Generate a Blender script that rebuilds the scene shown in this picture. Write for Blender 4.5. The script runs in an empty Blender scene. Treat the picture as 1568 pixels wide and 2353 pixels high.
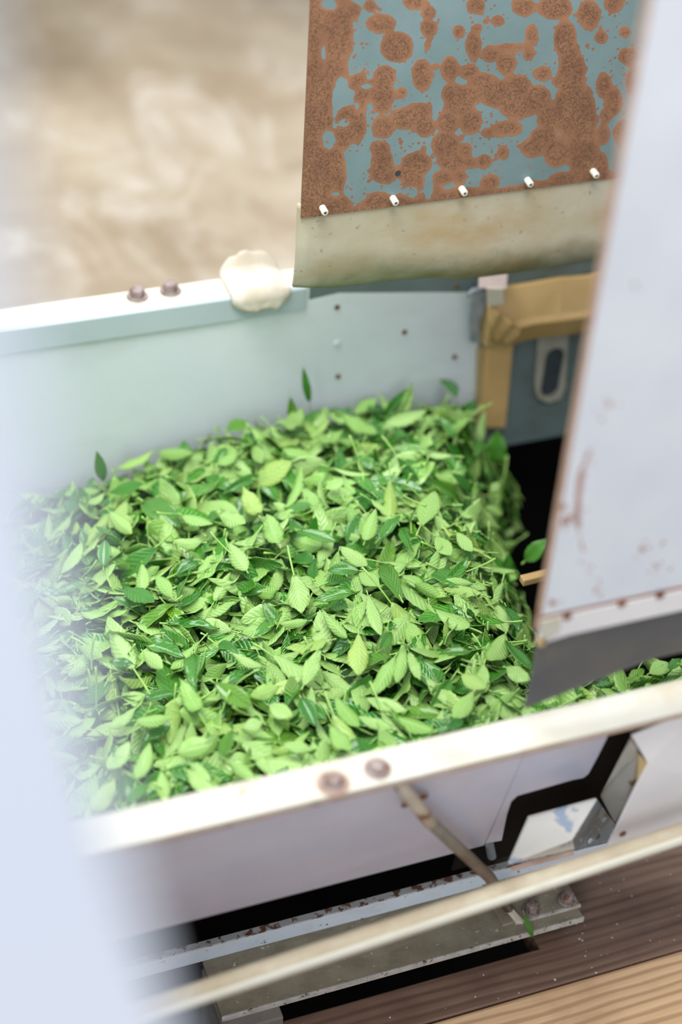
import bpy, bmesh, math, random
import numpy as np
from mathutils import Vector, Matrix

random.seed(7)
rng = np.random.default_rng(11)
S = bpy.context.scene
COL = S.collection

# ------------------------------------------------------------------ camera
F, CX, CY = 3775.0, 784.0, 1176.5
vX = np.array([11900., -2214., F]); vZ = -np.array([-330., 4660., F])
aX = vX / np.linalg.norm(vX)
aZ = vZ / np.linalg.norm(vZ); aZ = aZ - aX * (aX @ aZ); aZ /= np.linalg.norm(aZ)
aY = np.cross(aZ, aX)
EYE = np.array([0., 0., 1.4])
R3 = np.stack([aX, aY, aZ])            # world = R3 @ cam

def ray(px, py):
    return R3 @ np.array([(px - CX) / F, (py - CY) / F, 1.0])
def atY(px, py, y):
    d = ray(px, py); return Vector(EYE + d * (y / d[1]))
def atZ(px, py, z):
    d = ray(px, py); return Vector(EYE + d * ((z - EYE[2]) / d[2]))
def atD(px, py, D):
    return Vector(EYE + ray(px, py) * D)
def project(P):
    q = (np.asarray(P) - EYE) @ R3
    return CX + F * q[..., 0] / q[..., 2], CY + F * q[..., 1] / q[..., 2], q[..., 2]

cam_d = bpy.data.cameras.new('camera'); cam = bpy.data.objects.new('camera', cam_d); COL.objects.link(cam)
M = Matrix.Identity(4)
for i in range(3):
    M[i][0] = R3[i, 0]; M[i][1] = -R3[i, 1]; M[i][2] = -R3[i, 2]; M[i][3] = EYE[i]
cam.matrix_world = M
cam_d.sensor_fit = 'VERTICAL'; cam_d.sensor_height = 36.0; cam_d.sensor_width = 24.0
cam_d.lens = F * 36.0 / 2353.0
cam_d.clip_start = 0.02
cam_d.dof.use_dof = True; cam_d.dof.focus_distance = 1.605; cam_d.dof.aperture_fstop = 1.9
S.camera = cam

# ------------------------------------------------------------------ helpers
def tag(o, label=None, cat=None, group=None, kind=None):
    if label: o['label'] = label
    if cat: o['category'] = cat
    if group: o['group'] = group
    if kind: o['kind'] = kind
    return o
def empty(name, loc, label, cat, group=None):
    o = bpy.data.objects.new(name, None); COL.objects.link(o); o.location = loc
    o.empty_display_size = 0.02
    return tag(o, label, cat, group)
def link(name, me, parent=None):
    o = bpy.data.objects.new(name, me); COL.objects.link(o)
    if parent is not None:
        o.parent = parent
        o.matrix_parent_inverse = Matrix.Translation(-Vector(parent.location)) if parent.type == 'EMPTY' and parent.rotation_euler[:] == (0, 0, 0) else parent.matrix_world.inverted()
    return o
def obj(name, bm, mat, parent=None, bevel=0.0, smooth=False, seg=2):
    bmesh.ops.recalc_face_normals(bm, faces=bm.faces[:])
    me = bpy.data.meshes.new(name); bm.to_mesh(me); bm.free()
    for m in (mat if isinstance(mat, (list, tuple)) else [mat]): me.materials.append(m)
    if smooth:
        for p in me.polygons: p.use_smooth = True
    o = link(name, me, parent)
    if bevel:
        b = o.modifiers.new('bevel', 'BEVEL'); b.width = bevel; b.segments = seg; b.limit_method = 'ANGLE'
    return o
def box(bm, lo, hi):
    lo = Vector(lo); hi = Vector(hi)
    v = [bm.verts.new((x, y, z)) for x in (lo.x, hi.x) for y in (lo.y, hi.y) for z in (lo.z, hi.z)]
    for f in ((0, 1, 3, 2), (4, 6, 7, 5), (0, 4, 5, 1), (2, 3, 7, 6), (0, 2, 6, 4), (1, 5, 7, 3)):
        bm.faces.new([v[i] for i in f])
    return bm
def B(lo, hi): return box(bmesh.new(), lo, hi)
def prism(bm, pts, off):
    """polygon pts (3D) extruded by the vector off"""
    off = Vector(off)
    a = [bm.verts.new(Vector(p)) for p in pts]; b = [bm.verts.new(Vector(p) + off) for p in pts]
    bm.faces.new(a); bm.faces.new(b[::-1]); n = len(a)
    for i in range(n):
        bm.faces.new([a[i], a[(i + 1) % n], b[(i + 1) % n], b[i]])
    return bm
def extrude_x(profile, x0, x1, nx=1, fn=None):
    """closed (y,z) profile swept along x; fn(x,y,z)->(x,y,z)"""
    bm = bmesh.new(); rows = []
    for i in range(nx + 1):
        x = x0 + (x1 - x0) * i / nx
        rows.append([bm.verts.new(fn(x, y, z) if fn else (x, y, z)) for (y, z) in profile])
    n = len(profile)
    for i in range(nx):
        for j in range(n):
            bm.faces.new([rows[i][j], rows[i][(j + 1) % n], rows[i + 1][(j + 1) % n], rows[i + 1][j]])
    bm.faces.new(rows[0]); bm.faces.new(rows[-1][::-1])
    return bm
def tube(bm, pts, r, seg=16, r_end=None):
    pts = [Vector(p) for p in pts]; rings = []; up = Vector((0.13, 0.2, 1)).normalized()
    n = len(pts)
    for i, p in enumerate(pts):
        t = (pts[min(i + 1, n - 1)] - pts[max(i - 1, 0)]).normalized()
        a = t.cross(up)
        if a.length < 1e-3: a = t.cross(Vector((1, 0, 0)))
        a.normalize(); b = t.cross(a)
        rr = r if r_end is None else r + (r_end - r) * i / (n - 1)
        rings.append([bm.verts.new(p + a * (rr * math.cos(2 * math.pi * k / seg)) + b * (rr * math.sin(2 * math.pi * k / seg))) for k in range(seg)])
    for i in range(n - 1):
        for k in range(seg):
            bm.faces.new([rings[i][k], rings[i][(k + 1) % seg], rings[i + 1][(k + 1) % seg], rings[i + 1][k]])
    bm.faces.new(rings[0]); bm.faces.new(rings[-1][::-1])
    return bm
def lathe(bm, prof, seg, origin, axis):
    """prof: (radius, height along axis) list, closed with caps"""
    axis = Vector(axis).normalized(); a = axis.orthogonal().normalized(); b = axis.cross(a); o = Vector(origin)
    rings = [[bm.verts.new(o + axis * h + a * (r * math.cos(2 * math.pi * k / seg)) + b * (r * math.sin(2 * math.pi * k / seg))) for k in range(seg)] for r, h in prof]
    for i in range(len(rings) - 1):
        for k in range(seg):
            bm.faces.new([rings[i][k], rings[i][(k + 1) % seg], rings[i + 1][(k + 1) % seg], rings[i + 1][k]])
    bm.faces.new(rings[0]); bm.faces.new(rings[-1][::-1])
    return bm

# ------------------------------------------------------------------ materials
def lin(c):
    c = c / 255.0
    return c / 12.92 if c <= 0.04045 else ((c + 0.055) / 1.055) ** 2.4
def rgb(r, g, b): return (lin(r), lin(g), lin(b), 1.0)

class NT:
    def __init__(s, name):
        s.m = bpy.data.materials.new(name); s.m.use_nodes = True
        s.t = s.m.node_tree; s.t.nodes.clear()
        s.out = s.n('ShaderNodeOutputMaterial'); s.p = s.n('ShaderNodeBsdfPrincipled')
        s.l(s.p.outputs[0], s.out.inputs[0])
        s.co = s.n('ShaderNodeTexCoord')
    def n(s, t, **k):
        nd = s.t.nodes.new(t)
        for a, b in k.items(): setattr(nd, a, b)
        return nd
    def l(s, a, b): s.t.links.new(a, b)
    def set(s, sock, v):
        if hasattr(v, 'links') or isinstance(v, bpy.types.NodeSocket): s.l(v, sock)
        else: sock.default_value = v
    def mapping(s, scale, src='Object', rot=(0, 0, 0)):
        m = s.n('ShaderNodeMapping'); m.inputs['Scale'].default_value = scale; m.inputs['Rotation'].default_value = rot
        s.l(s.co.outputs[src], m.inputs[0]); return m.outputs[0]
    def noise(s, scale, detail=4, rough=0.55, vec=None, dist=0.0):
        nd = s.n('ShaderNodeTexNoise'); nd.inputs['Scale'].default_value = scale; nd.inputs['Detail'].default_value = detail
        nd.inputs['Roughness'].default_value = rough; nd.inputs['Distortion'].default_value = dist
        s.l(vec if vec is not None else s.co.outputs['Object'], nd.inputs['Vector']); return nd.outputs['Fac']
    def ramp(s, fac, a, b, ca=(0, 0, 0, 1), cb=(1, 1, 1, 1)):
        r = s.n('ShaderNodeValToRGB'); e = r.color_ramp.elements
        e[0].position = a; e[1].position = b; e[0].color = ca; e[1].color = cb
        s.l(fac, r.inputs[0]); return r.outputs[0]
    def mix(s, fac, a, b, mode='MIX'):
        m = s.n('ShaderNodeMix', data_type='RGBA', blend_type=mode)
        s.set(m.inputs[0], fac); s.set(m.inputs[6], a); s.set(m.inputs[7], b); return m.outputs[2]
    def math(s, op, a, b=0.0, c=None):
        m = s.n('ShaderNodeMath', operation=op); s.set(m.inputs[0], a); s.set(m.inputs[1], b)
        if c is not None: s.set(m.inputs[2], c)
        return m.outputs[0]
    def bump(s, h, strength=0.3, dist=0.002):
        b = s.n('ShaderNodeBump'); b.inputs['Strength'].default_value = strength; b.inputs['Distance'].default_value = dist
        s.l(h, b.inputs['Height']); s.l(b.outputs[0], s.p.inputs['Normal'])
    def done(s, color, rough=0.5, spec=0.5, metal=0.0):
        s.set(s.p.inputs['Base Color'], color); s.set(s.p.inputs['Roughness'], rough)
        s.p.inputs['Specular IOR Level'].default_value = spec; s.p.inputs['Metallic'].default_value = metal
        return s.m

def paint(name, col, var=None, rough=0.45, vscale=9, rust=0.0, rscale=40, rcol=(110, 72, 52), bump=0.1, bscale=140, bstretch=(1, 1, 1), dirt=None, dirt_amt=0.5, spec=0.5):
    t = NT(name); c = rgb(*col)
    v = rgb(*(var or [min(255, x * 0.92) for x in col]))
    color = t.mix(t.ramp(t.noise(vscale, 5), 0.35, 0.7), c, v)
    if dirt:
        d = t.ramp(t.noise(vscale * 2.3, 7, 0.65, t.mapping((0.5, 1, 1))), 0.5, 0.72)
        color = t.mix(t.math('MULTIPLY', d, dirt_amt), color, rgb(*dirt))
    r = rough
    if rust > 0:
        f = t.ramp(t.noise(rscale, 6, 0.6), 0.72 - rust, 0.76 - rust)
        color = t.mix(f, color, rgb(*rcol))
    t.bump(t.noise(bscale, 4, 0.5, t.mapping(bstretch)), bump, 0.001)
    return t.done(color, r, spec)

MAT = {}
MAT['rim'] = paint('cream_paint', (193, 190, 179), (184, 177, 160), 0.4, 14, 0.06, 35, (150, 112, 84), dirt=(176, 158, 126), dirt_amt=0.5)
MAT['rim_back'] = paint('white_paint_dusty', (214, 208, 194), (204, 196, 178), 0.45, 14, dirt=(178, 162, 134), dirt_amt=0.45)
MAT['wall_front'] = paint('hammered_grey_paint', (196, 196, 212), (184, 184, 202), 0.3, 10, bump=0.35, bscale=90, bstretch=(0.5, 1, 1), dirt=(180, 170, 172), dirt_amt=0.3)
MAT['wall_back'] = paint('pale_blue_grey_paint', (222, 229, 233), (214, 222, 227), 0.38, 7, bump=0.12, bscale=60, dirt=(180, 184, 176), dirt_amt=0.22)
MAT['fold'] = paint('blue_grey_rim_shade', (186, 199, 203), (176, 190, 194), 0.4, 9, bump=0.1)  # slightly darker, shade below the back lip put into the colour
MAT['teal'] = paint('teal_grey_paint_and_shade', (112, 128, 130), (98, 114, 112), 0.4, 16, 0.05, 30, (96, 78, 60), dirt=(84, 88, 70), dirt_amt=0.5)
MAT['dark'] = paint('added_dark_fill', (14, 13, 12), (9, 8, 8), 0.85, 20, spec=0.15)
MAT['pit'] = paint('dark_pit_concrete', (26, 23, 20), (14, 12, 11), 0.95, 12, spec=0.1)  # even near-black colour for the pit lining
MAT['rubber'] = paint('dark_rubber', (78, 79, 84), (96, 92, 86), 0.55, 9, bump=0.15, dirt=(110, 102, 92), dirt_amt=0.5)
MAT['bolt'] = paint('rusty_bolt_steel', (150, 138, 134), (108, 84, 74), 0.5, 90, 0.16, 120, (104, 66, 48), bump=0.3)
MAT['rust'] = paint('brown_rust', (128, 84, 62), (100, 64, 48), 0.8, 60, bump=0.5)
MAT['rust_edge'] = paint('rusty_edge_paint', (176, 148, 130), (150, 112, 92), 0.6, 50, 0.1, 40, bump=0.2)
MAT['iron_leg'] = paint('pale_blue_iron_paint', (218, 224, 232), (208, 216, 226), 0.45, 20, 0.07, 110, (112, 78, 58), dirt=(180, 176, 168), dirt_amt=0.3)
MAT['leg_edge'] = paint('chipped_leg_edge', (196, 194, 194), (180, 174, 170), 0.5, 40, 0.2, 90, (112, 80, 62), bump=0.3)
MAT['iron_foot'] = paint('dusty_iron', (148, 138, 118), (128, 116, 96), 0.75, 30, 0.06, 190, (206, 202, 190), bump=0.4, bscale=300, dirt=(90, 84, 68), dirt_amt=0.5)
MAT['iron_lip'] = paint('chipped_white_edge', (186, 180, 174), (160, 150, 140), 0.6, 80, 0.13, 190, (96, 82, 72), bump=0.4)
MAT['tube'] = paint('cream_tube_paint', (212, 208, 194), (202, 197, 180), 0.35, 8, dirt=(170, 154, 128), dirt_amt=0.4)
MAT['tube_dust'] = paint('dusty_tube_top', (170, 158, 136), (150, 136, 112), 0.8, 20, dirt=(196, 188, 170), dirt_amt=0.5)
MAT['rod'] = paint('worn_grey_rod', (124, 114, 100), (90, 78, 66), 0.45, 30, 0.12, 60, (96, 64, 46), bump=0.2)
MAT['rod_paint'] = paint('white_rod_paint', (196, 184, 166), (170, 152, 130), 0.5, 40, 0.14, 60, (128, 88, 62))
MAT['plate'] = paint('white_plate_paint', (216, 212, 212), (204, 200, 202), 0.45, 7, 0.03, 60, (140, 104, 88), bump=0.06, bscale=220)
MAT['bracket_white'] = paint('chipped_white_paint', (212, 208, 200), (202, 198, 192), 0.5, 15, 0.17, 38, (150, 164, 184), bump=0.15)
MAT['bracket_side'] = paint('scraped_blue_grey_steel', (120, 132, 140), (96, 106, 112), 0.5, 25, 0.16, 55, (160, 166, 168), bump=0.3)
MAT['plate_side'] = paint('grey_plate_side', (178, 176, 168), (164, 160, 150), 0.5, 14, 0.15, 22, (128, 92, 66))
MAT['tape'] = paint('masking_tape', (206, 172, 116), (192, 156, 100), 0.6, 18, bump=0.3, bscale=50, bstretch=(1, 3, 3))
MAT['tape_dull'] = paint('masking_tape_dull', (180, 158, 112), (164, 142, 98), 0.6, 18, bump=0.3, bscale=50)
MAT['tab'] = paint('pinkish_tape', (196, 178, 172), (190, 170, 162), 0.6, 20)
MAT['wtape'] = paint('cream_adhesive_tape', (204, 193, 173), (216, 208, 193), 0.4, 35, bump=0.5, bscale=70)
MAT['silver'] = paint('worn_silver_edge', (176, 184, 190), (130, 138, 146), 0.4, 60, 0.1, 80, (120, 96, 84), bump=0.6)
MAT['slot_dark'] = paint('dark_slot', (64, 72, 80), (50, 56, 62), 0.6, 40)
MAT['strap'] = paint('grey_beige_strap', (176, 174, 162), (156, 150, 136), 0.5, 30, 0.06, 40)
MAT['pin'] = paint('white_pin_plastic', (240, 236, 222), (230, 224, 206), 0.35, 40)
MAT['screw'] = paint('brown_screw', (112, 84, 58), (90, 66, 46), 0.6, 80)
MAT['screw_white'] = paint('painted_screw', (226, 232, 234), None, 0.4)
MAT['post'] = paint('pale_bluish_panel_paint', (202, 207, 219), (195, 201, 215), 0.5, 3)
MAT['block'] = paint('grey_block', (120, 112, 104), (100, 94, 88), 0.8, 30)
MAT['belt'] = paint('dark_green_belt', (58, 66, 40), (40, 48, 30), 0.7, 20)

def m_flap():
    t = NT('beige_canvas_rubber')
    c = t.mix(t.ramp(t.noise(11, 5), 0.35, 0.7), rgb(196, 188, 168), rgb(176, 160, 128))
    sp = t.ramp(t.noise(120, 3), 0.66, 0.72)
    c = t.mix(t.math('MULTIPLY', sp, 0.5), c, rgb(128, 112, 84))
    br = t.ramp(t.noise(7, 6, 0.65, t.mapping((1, 1, 2))), 0.5, 0.7)
    c = t.mix(t.math('MULTIPLY', br, 0.6), c, rgb(176, 142, 92))
    at = t.n('ShaderNodeAttribute'); at.attribute_name = 'grime_shade'  # lower hem: painted shade mixed with mould
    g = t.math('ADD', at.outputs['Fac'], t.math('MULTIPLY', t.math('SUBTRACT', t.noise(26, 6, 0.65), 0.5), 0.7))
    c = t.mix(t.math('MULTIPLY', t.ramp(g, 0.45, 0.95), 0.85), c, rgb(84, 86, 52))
    t.bump(t.noise(160, 4), 0.2, 0.001)
    return t.done(c, 0.6)
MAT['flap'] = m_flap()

def m_rust_panel(name, paint_c, paint_v, rust_a, rust_b, ns=260, amp=0.16, rough=0.5):
    """crisp rust patches where the 'rust' attribute (signed distance, 1 = 40 px) is positive"""
    t = NT(name)
    at = t.n('ShaderNodeAttribute'); at.attribute_name = 'rust'
    n1 = t.noise(ns, 3, 0.6); n2 = t.noise(ns * 0.33, 2)
    f = t.math('ADD', at.outputs['Fac'], t.math('MULTIPLY', t.math('SUBTRACT', n1, 0.5), amp))
    f = t.math('ADD', f, t.math('MULTIPLY', t.math('SUBTRACT', n2, 0.5), amp * 1.4))
    vo = t.n('ShaderNodeTexVoronoi'); vo.inputs['Scale'].default_value = 170; t.l(t.co.outputs['Object'], vo.inputs['Vector'])
    pf = t.ramp(t.noise(24, 2), 0.38, 0.55)
    speck = t.math('MULTIPLY', t.math('SUBTRACT', 0.42, vo.outputs['Distance']), pf)
    near = t.math('MULTIPLY', t.math('GREATER_THAN', f, -0.42), speck)
    f2 = t.math('MAXIMUM', f, t.math('SUBTRACT', t.math('MULTIPLY', near, 1.2), 0.16))
    mask = t.ramp(f2, 0.0, 0.035)
    core = t.ramp(f, 0.14, 0.45)
    grain = t.ramp(t.noise(560, 4, 0.75), 0.44, 0.6)
    rc = t.mix(t.ramp(t.noise(38, 4), 0.35, 0.65), rgb(*rust_a), rgb(*rust_b))
    dk = t.mix(t.math('MULTIPLY', t.math('MULTIPLY', t.math('ADD', t.math('MULTIPLY', core, 0.85), 0.12), grain), 0.72), rc, rgb(74, 56, 42))
    pc = t.mix(t.ramp(t.noise(14, 4), 0.3, 0.7), rgb(*paint_c), rgb(*paint_v))
    pc = t.mix(t.math('MULTIPLY', t.ramp(t.noise(420, 2), 0.7, 0.74), 0.4), pc, rgb(80, 90, 92))
    c = t.mix(mask, pc, dk)
    t.bump(t.math('ADD', t.math('MULTIPLY', mask, 0.6), t.math('MULTIPLY', grain, core)), 0.25, 0.0008)
    return t.done(c, t.mix(mask, (rough,) * 3 + (1,), (0.85,) * 3 + (1,)), 0.4)
MAT['rust_panel'] = m_rust_panel('rusted_teal_paint', (126, 146, 148), (112, 132, 132), (160, 114, 84), (140, 98, 72), 240, 0.26)
MAT['hood'] = m_rust_panel('pale_grey_hood_paint', (206, 209, 215), (198, 200, 208), (170, 138, 126), (158, 124, 112), 120, 0.3, 0.4)

def m_concrete():
    t = NT('worn_concrete')
    c = t.mix(t.ramp(t.noise(1.6, 6, 0.6, t.mapping((1, 1, 1)), 0.6), 0.34, 0.66), rgb(140, 121, 96), rgb(182, 168, 147))
    st = t.ramp(t.noise(5.5, 7, 0.68, t.mapping((1.0, 0.45, 1), rot=(0, 0, 0.5)), 1.2), 0.5, 0.66)
    c = t.mix(t.math('MULTIPLY', st, 0.55), c, rgb(206, 198, 186))
    sd = t.ramp(t.noise(3.2, 6, 0.6, t.mapping((0.6, 1.6, 1))), 0.54, 0.7)
    c = t.mix(t.math('MULTIPLY', sd, 0.5), c, rgb(122, 100, 74))
    ln = t.ramp(t.noise(14, 5, 0.7, t.mapping((0.3, 2.2, 1), rot=(0, 0, 0.2)), 0.5), 0.55, 0.68)
    c = t.mix(t.math('MULTIPLY', ln, 0.35), c, rgb(140, 116, 88))
    # colour darkens across the far part of the floor
    sx = t.n('ShaderNodeSeparateXYZ'); t.l(t.co.outputs['Object'], sx.inputs[0])
    w = t.math('ADD', sx.outputs['Y'], t.math('MULTIPLY', t.math('SUBTRACT', t.noise(1.8, 5), 0.5), 1.3))
    t.bump(t.noise(60, 5), 0.1, 0.002)
    return t.done(t.mix(t.math('MULTIPLY', t.ramp(t.math('DIVIDE', w, 10.0), 0.29, 0.345), 0.8), c, rgb(92, 78, 56)), 0.75, 0.3)
MAT['concrete'] = m_concrete()

def m_wood(name, a, b, d, rough, specks, wv=0.6):
    t = NT(name)
    v = t.mapping((1.6, 60, 20)); g = t.noise(2.2, 6, 0.62, v, 0.6)
    w = t.n('ShaderNodeTexWave', wave_type='BANDS', bands_direction='Y'); w.inputs['Scale'].default_value = 28; w.inputs['Distortion'].default_value = 5
    w.inputs['Detail'].default_value = 3; w.inputs['Detail Scale'].default_value = 0.6
    t.l(t.mapping((0.22, 1, 0.3)), w.inputs['Vector'])
    c = t.mix(t.ramp(g, 0.3, 0.7), rgb(*a), rgb(*b))
    c = t.mix(t.math('MULTIPLY', t.ramp(w.outputs['Fac'], 0.45, 0.95), wv), c, rgb(*d))
    c = t.mix(t.math('MULTIPLY', t.ramp(t.noise(9, 5), 0.5, 0.75), 0.5), c, rgb(*d))
    if specks:
        vo = t.n('ShaderNodeTexVoronoi'); vo.inputs['Scale'].default_value = 110; t.l(t.co.outputs['Object'], vo.inputs['Vector'])
        dot = t.math('LESS_THAN', vo.outputs['Distance'], t.math('MULTIPLY', t.ramp(t.noise(40, 2), 0.42, 0.68), 0.16))
        c = t.mix(dot, c, rgb(206, 196, 184))
    t.bump(t.math('ADD', g, t.math('MULTIPLY', w.outputs['Fac'], -0.6)), 0.35, 0.001)
    return t.done(c, rough, 0.4)
MAT['wood_dark'] = m_wood('dark_brown_wood', (128, 100, 84), (104, 79, 66), (58, 42, 35), 0.5, True, 0.4)  # darker brown tone of the plank wood
MAT['wood_light'] = m_wood('bare_tan_wood', (214, 178, 140), (194, 156, 118), (150, 112, 82), 0.6, False)

def m_leaf(name, a, b, yellow, rough, spec, rib, bump, transl, coat=0.0):
    t = NT(name)
    oi = t.n('ShaderNodeObjectInfo'); ge = t.n('ShaderNodeNewGeometry')
    r = t.math('FRACT', t.math('ADD', oi.outputs['Random'], ge.outputs['Random Per Island']))
    r2 = t.math('FRACT', t.math('MULTIPLY', r, 7.13))
    uv = t.n('ShaderNodeUVMap'); uv.uv_map = 'UVMap'
    sx = t.n('ShaderNodeSeparateXYZ'); t.l(uv.outputs[0], sx.inputs[0])
    u = sx.outputs['X']; av = t.math('ABSOLUTE', t.math('SUBTRACT', t.math('MULTIPLY', sx.outputs['Y'], 2.0), 1.0))
    ph = t.math('SUBTRACT', t.math('MULTIPLY', u, 9.0), t.math('MULTIPLY', av, 1.9))
    lat = t.math('ABSOLUTE', t.math('SINE', t.math('MULTIPLY', ph, math.pi)))
    latp = t.math('POWER', lat, 0.6)
    ribm = t.ramp(av, 0.03, 0.09, (1, 1, 1, 1), (0, 0, 0, 1))
    c = t.mix(r, rgb(*a), rgb(*b))
    c = t.mix(t.math('MULTIPLY', t.ramp(r2, 0.8, 1.0), 0.5), c, rgb(*yellow))
    c = t.mix(t.math('MULTIPLY', t.ramp(av, 0.8, 1.0), t.math('MULTIPLY', r2, 0.45)), c, rgb(*yellow))
    c = t.mix(t.math('MULTIPLY', t.math('SUBTRACT', 1.0, latp), 0.18), c, rgb(*rib))
    c = t.mix(t.math('MULTIPLY', ribm, 0.55), c, rgb(*rib))
    fine = t.noise(900, 3)
    h = t.math('ADD', t.math('MULTIPLY', latp, 1.0), t.math('MULTIPLY', ribm, -0.8))
    h = t.math('ADD', h, t.math('MULTIPLY', fine, 0.25))
    t.bump(h, bump, 0.0011)
    t.done(c, rough, spec)
    t.p.inputs['Coat Weight'].default_value = coat; t.p.inputs['Coat Roughness'].default_value = 0.1
    tr = t.n('ShaderNodeBsdfTranslucent'); t.set(tr.inputs[0], t.mix(0.5, c, rgb(150, 220, 40)))
    mx = t.n('ShaderNodeMixShader'); mx.inputs[0].default_value = transl
    t.l(t.p.outputs[0], mx.inputs[1]); t.l(tr.outputs[0], mx.inputs[2]); t.l(mx.outputs[0], t.out.inputs[0])
    return t.m
MAT['leaf_under'] = m_leaf('leaf_underside', (146, 200, 92), (174, 216, 124), (182, 210, 88), 0.3, 0.75, (192, 220, 144), 0.6, 0.2, 0.15)
MAT['leaf_upper'] = m_leaf('leaf_glossy_top', (44, 136, 20), (86, 168, 38), (144, 186, 36), 0.17, 1.0, (112, 180, 70), 1.0, 0.2, 0.7)
MAT['stalk'] = paint('leaf_stalk_green', (156, 194, 104), (130, 176, 80), 0.45, 30)
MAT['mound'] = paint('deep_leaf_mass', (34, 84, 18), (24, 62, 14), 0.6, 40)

# ------------------------------------------------------------------ setting
bm = bmesh.new()
box(bm, (-6, 1.64, -0.08), (7, 9, 0.0)); box(bm, (-6, -3, -0.08), (-0.45, 1.64, 0.0)); box(bm, (1.6, -3, -0.08), (7, 1.64, 0.0))
box(bm, (-0.45, -3, -0.08), (1.6, 0.25, 0.0))
fl = obj('floor', bm, MAT['concrete']); tag(fl, 'worn beige concrete floor with pale scuffs behind the machine', 'floor', kind='structure')
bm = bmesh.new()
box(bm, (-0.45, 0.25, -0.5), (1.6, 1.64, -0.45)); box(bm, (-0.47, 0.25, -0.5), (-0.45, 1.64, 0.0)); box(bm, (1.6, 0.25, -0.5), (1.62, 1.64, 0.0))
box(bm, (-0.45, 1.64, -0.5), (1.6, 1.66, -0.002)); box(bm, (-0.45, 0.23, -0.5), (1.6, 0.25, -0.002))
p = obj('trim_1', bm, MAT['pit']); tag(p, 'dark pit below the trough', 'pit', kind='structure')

def plank(x0, x1, y0, y1, mat, label, notch=None):
    bm = bmesh.new()
    if notch:
        xs, yn = notch
        prism(bm, [(x0, y0, 0), (x1, y0, 0), (x1, y1, 0), (xs, y1, 0), (xs, yn, 0), (x0, yn, 0)], (0, 0, -0.03))
    else:
        box(bm, (x0, y0, -0.03), (x1, y1, 0))
    o = obj('floor_plank', bm, mat, None, 0.0015); return tag(o, label, 'plank')
plank(-0.45, 1.6, 0.62, 0.8255, MAT['wood_light'], 'light tan bare wooden floor plank in front of the dark one')
plank(-0.45, 1.6, 0.8275, 1.02, MAT['wood_dark'], 'dark brown floor plank under the end of the angle iron', (0.617, 0.873))

# ------------------------------------------------------------------ trough
T = empty('conveyor_trough', (0.4, 1.15, 0.05), 'pale grey painted metal conveyor trough holding the green leaves', 'trough')
ZR = 0.43
# front wall: two sheets, leaning in towards the bottom
def wall_sheet(x0, x1, mat, dy):
    yt, yb, zt, zb = 0.806 + dy, 0.856 + dy, 0.427, 0.218
    sk = (yb - yt)
    prof = [(yt, zt), (yb, zb), (yb + 0.01, zb - 0.001), (yb + 0.01, zb + 0.001), (yb + 0.003, zb + 0.002), (yt + 0.003, zt)]
    return extrude_x(prof, x0, x1)
obj('front_wall', wall_sheet(-0.3, 0.5205, MAT['wall_front'], 0), MAT['wall_front'], T, 0.0006)
def onwall(px, py, dy=0.0015):
    lo, hi = 0.0, 1.0
    for _ in range(40):            # the sloping sheet: y and z both run with one parameter
        m_ = (lo + hi) / 2; q_ = atY(px, py, 0.806 + dy + 0.05 * m_); zz = 0.427 - 0.209 * m_
        if q_.z < zz: lo = m_
        else: hi = m_
    return atY(px, py, 0.806 + dy + 0.05 * lo)
cut = [onwall(*q_) for q_ in ((1405, 1678), (1378, 1733), (1354, 1778), (1342, 1788), (1316, 1793), (1190, 1829), (1176, 1842), (1166, 1872), (1154, 1932))]
x_ = 0.5225
bm = prism(bmesh.new(), [(x_, 0.8075, 0.427), (cut[0].x, 0.8075, 0.427)] + cut + [(x_, 0.8575, 0.218)], (0, 0.003, 0.0007))
obj('front_wall', bm, MAT['wall_front'], T, 0.0006)
obj('dark_backing', extrude_x([(0.838, 0.396), (0.872, 0.17), (0.874, 0.17), (0.840, 0.396)], 0.50, 1.25), MAT['dark'], T)  # dark sheet added behind the cut so the gap stays black
# rims: flanges bent outwards
obj('front_rim', extrude_x([(0.783, ZR), (0.8175, ZR), (0.8175, ZR - 0.02), (0.8145, ZR - 0.02), (0.8145, ZR - 0.003), (0.786, ZR - 0.003), (0.786, ZR - 0.005), (0.783, ZR - 0.005)], -0.3, 1.25), MAT['rim'], T, 0.0008)
obj('rim_edge', extrude_x([(0.7825, ZR - 0.0052), (0.7865, ZR - 0.0052), (0.7865, ZR - 0.0068), (0.7825, ZR - 0.0068)], -0.3, 1.25), MAT['rust_edge'], T)
obj('back_rim', extrude_x([(1.503, ZR), (1.541, ZR), (1.541, ZR - 0.012), (1.538, ZR - 0.012), (1.538, ZR - 0.003), (1.503, ZR - 0.003)], -0.6, 1.3), MAT['rim_back'], T, 0.001)
obj('rim_shade_band', extrude_x([(1.503, ZR + 0.0005), (1.4985, ZR - 0.002), (1.4985, ZR - 0.031), (1.5025, ZR - 0.031)], -0.6, 0.56), MAT['fold'], T, 0.001)  # strip whose colour paints the shade below the back lip
obj('back_wall', extrude_x([(1.503, ZR - 0.003), (1.509, ZR - 0.003), (1.509, 0.06), (1.503, 0.06)], -0.6, 0.565), MAT['wall_back'], T)
obj('back_wall', extrude_x([(1.503, ZR - 0.003), (1.509, ZR - 0.003), (1.509, 0.06), (1.503, 0.06)], 0.566, 0.80), MAT['teal'], T)  # teal here puts the flap's shade into the wall colour
obj('back_wall', extrude_x([(1.504, ZR - 0.003), (1.510, ZR - 0.003), (1.510, 0.145), (1.504, 0.145)], 0.802, 1.3), MAT['teal'], T)
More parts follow.
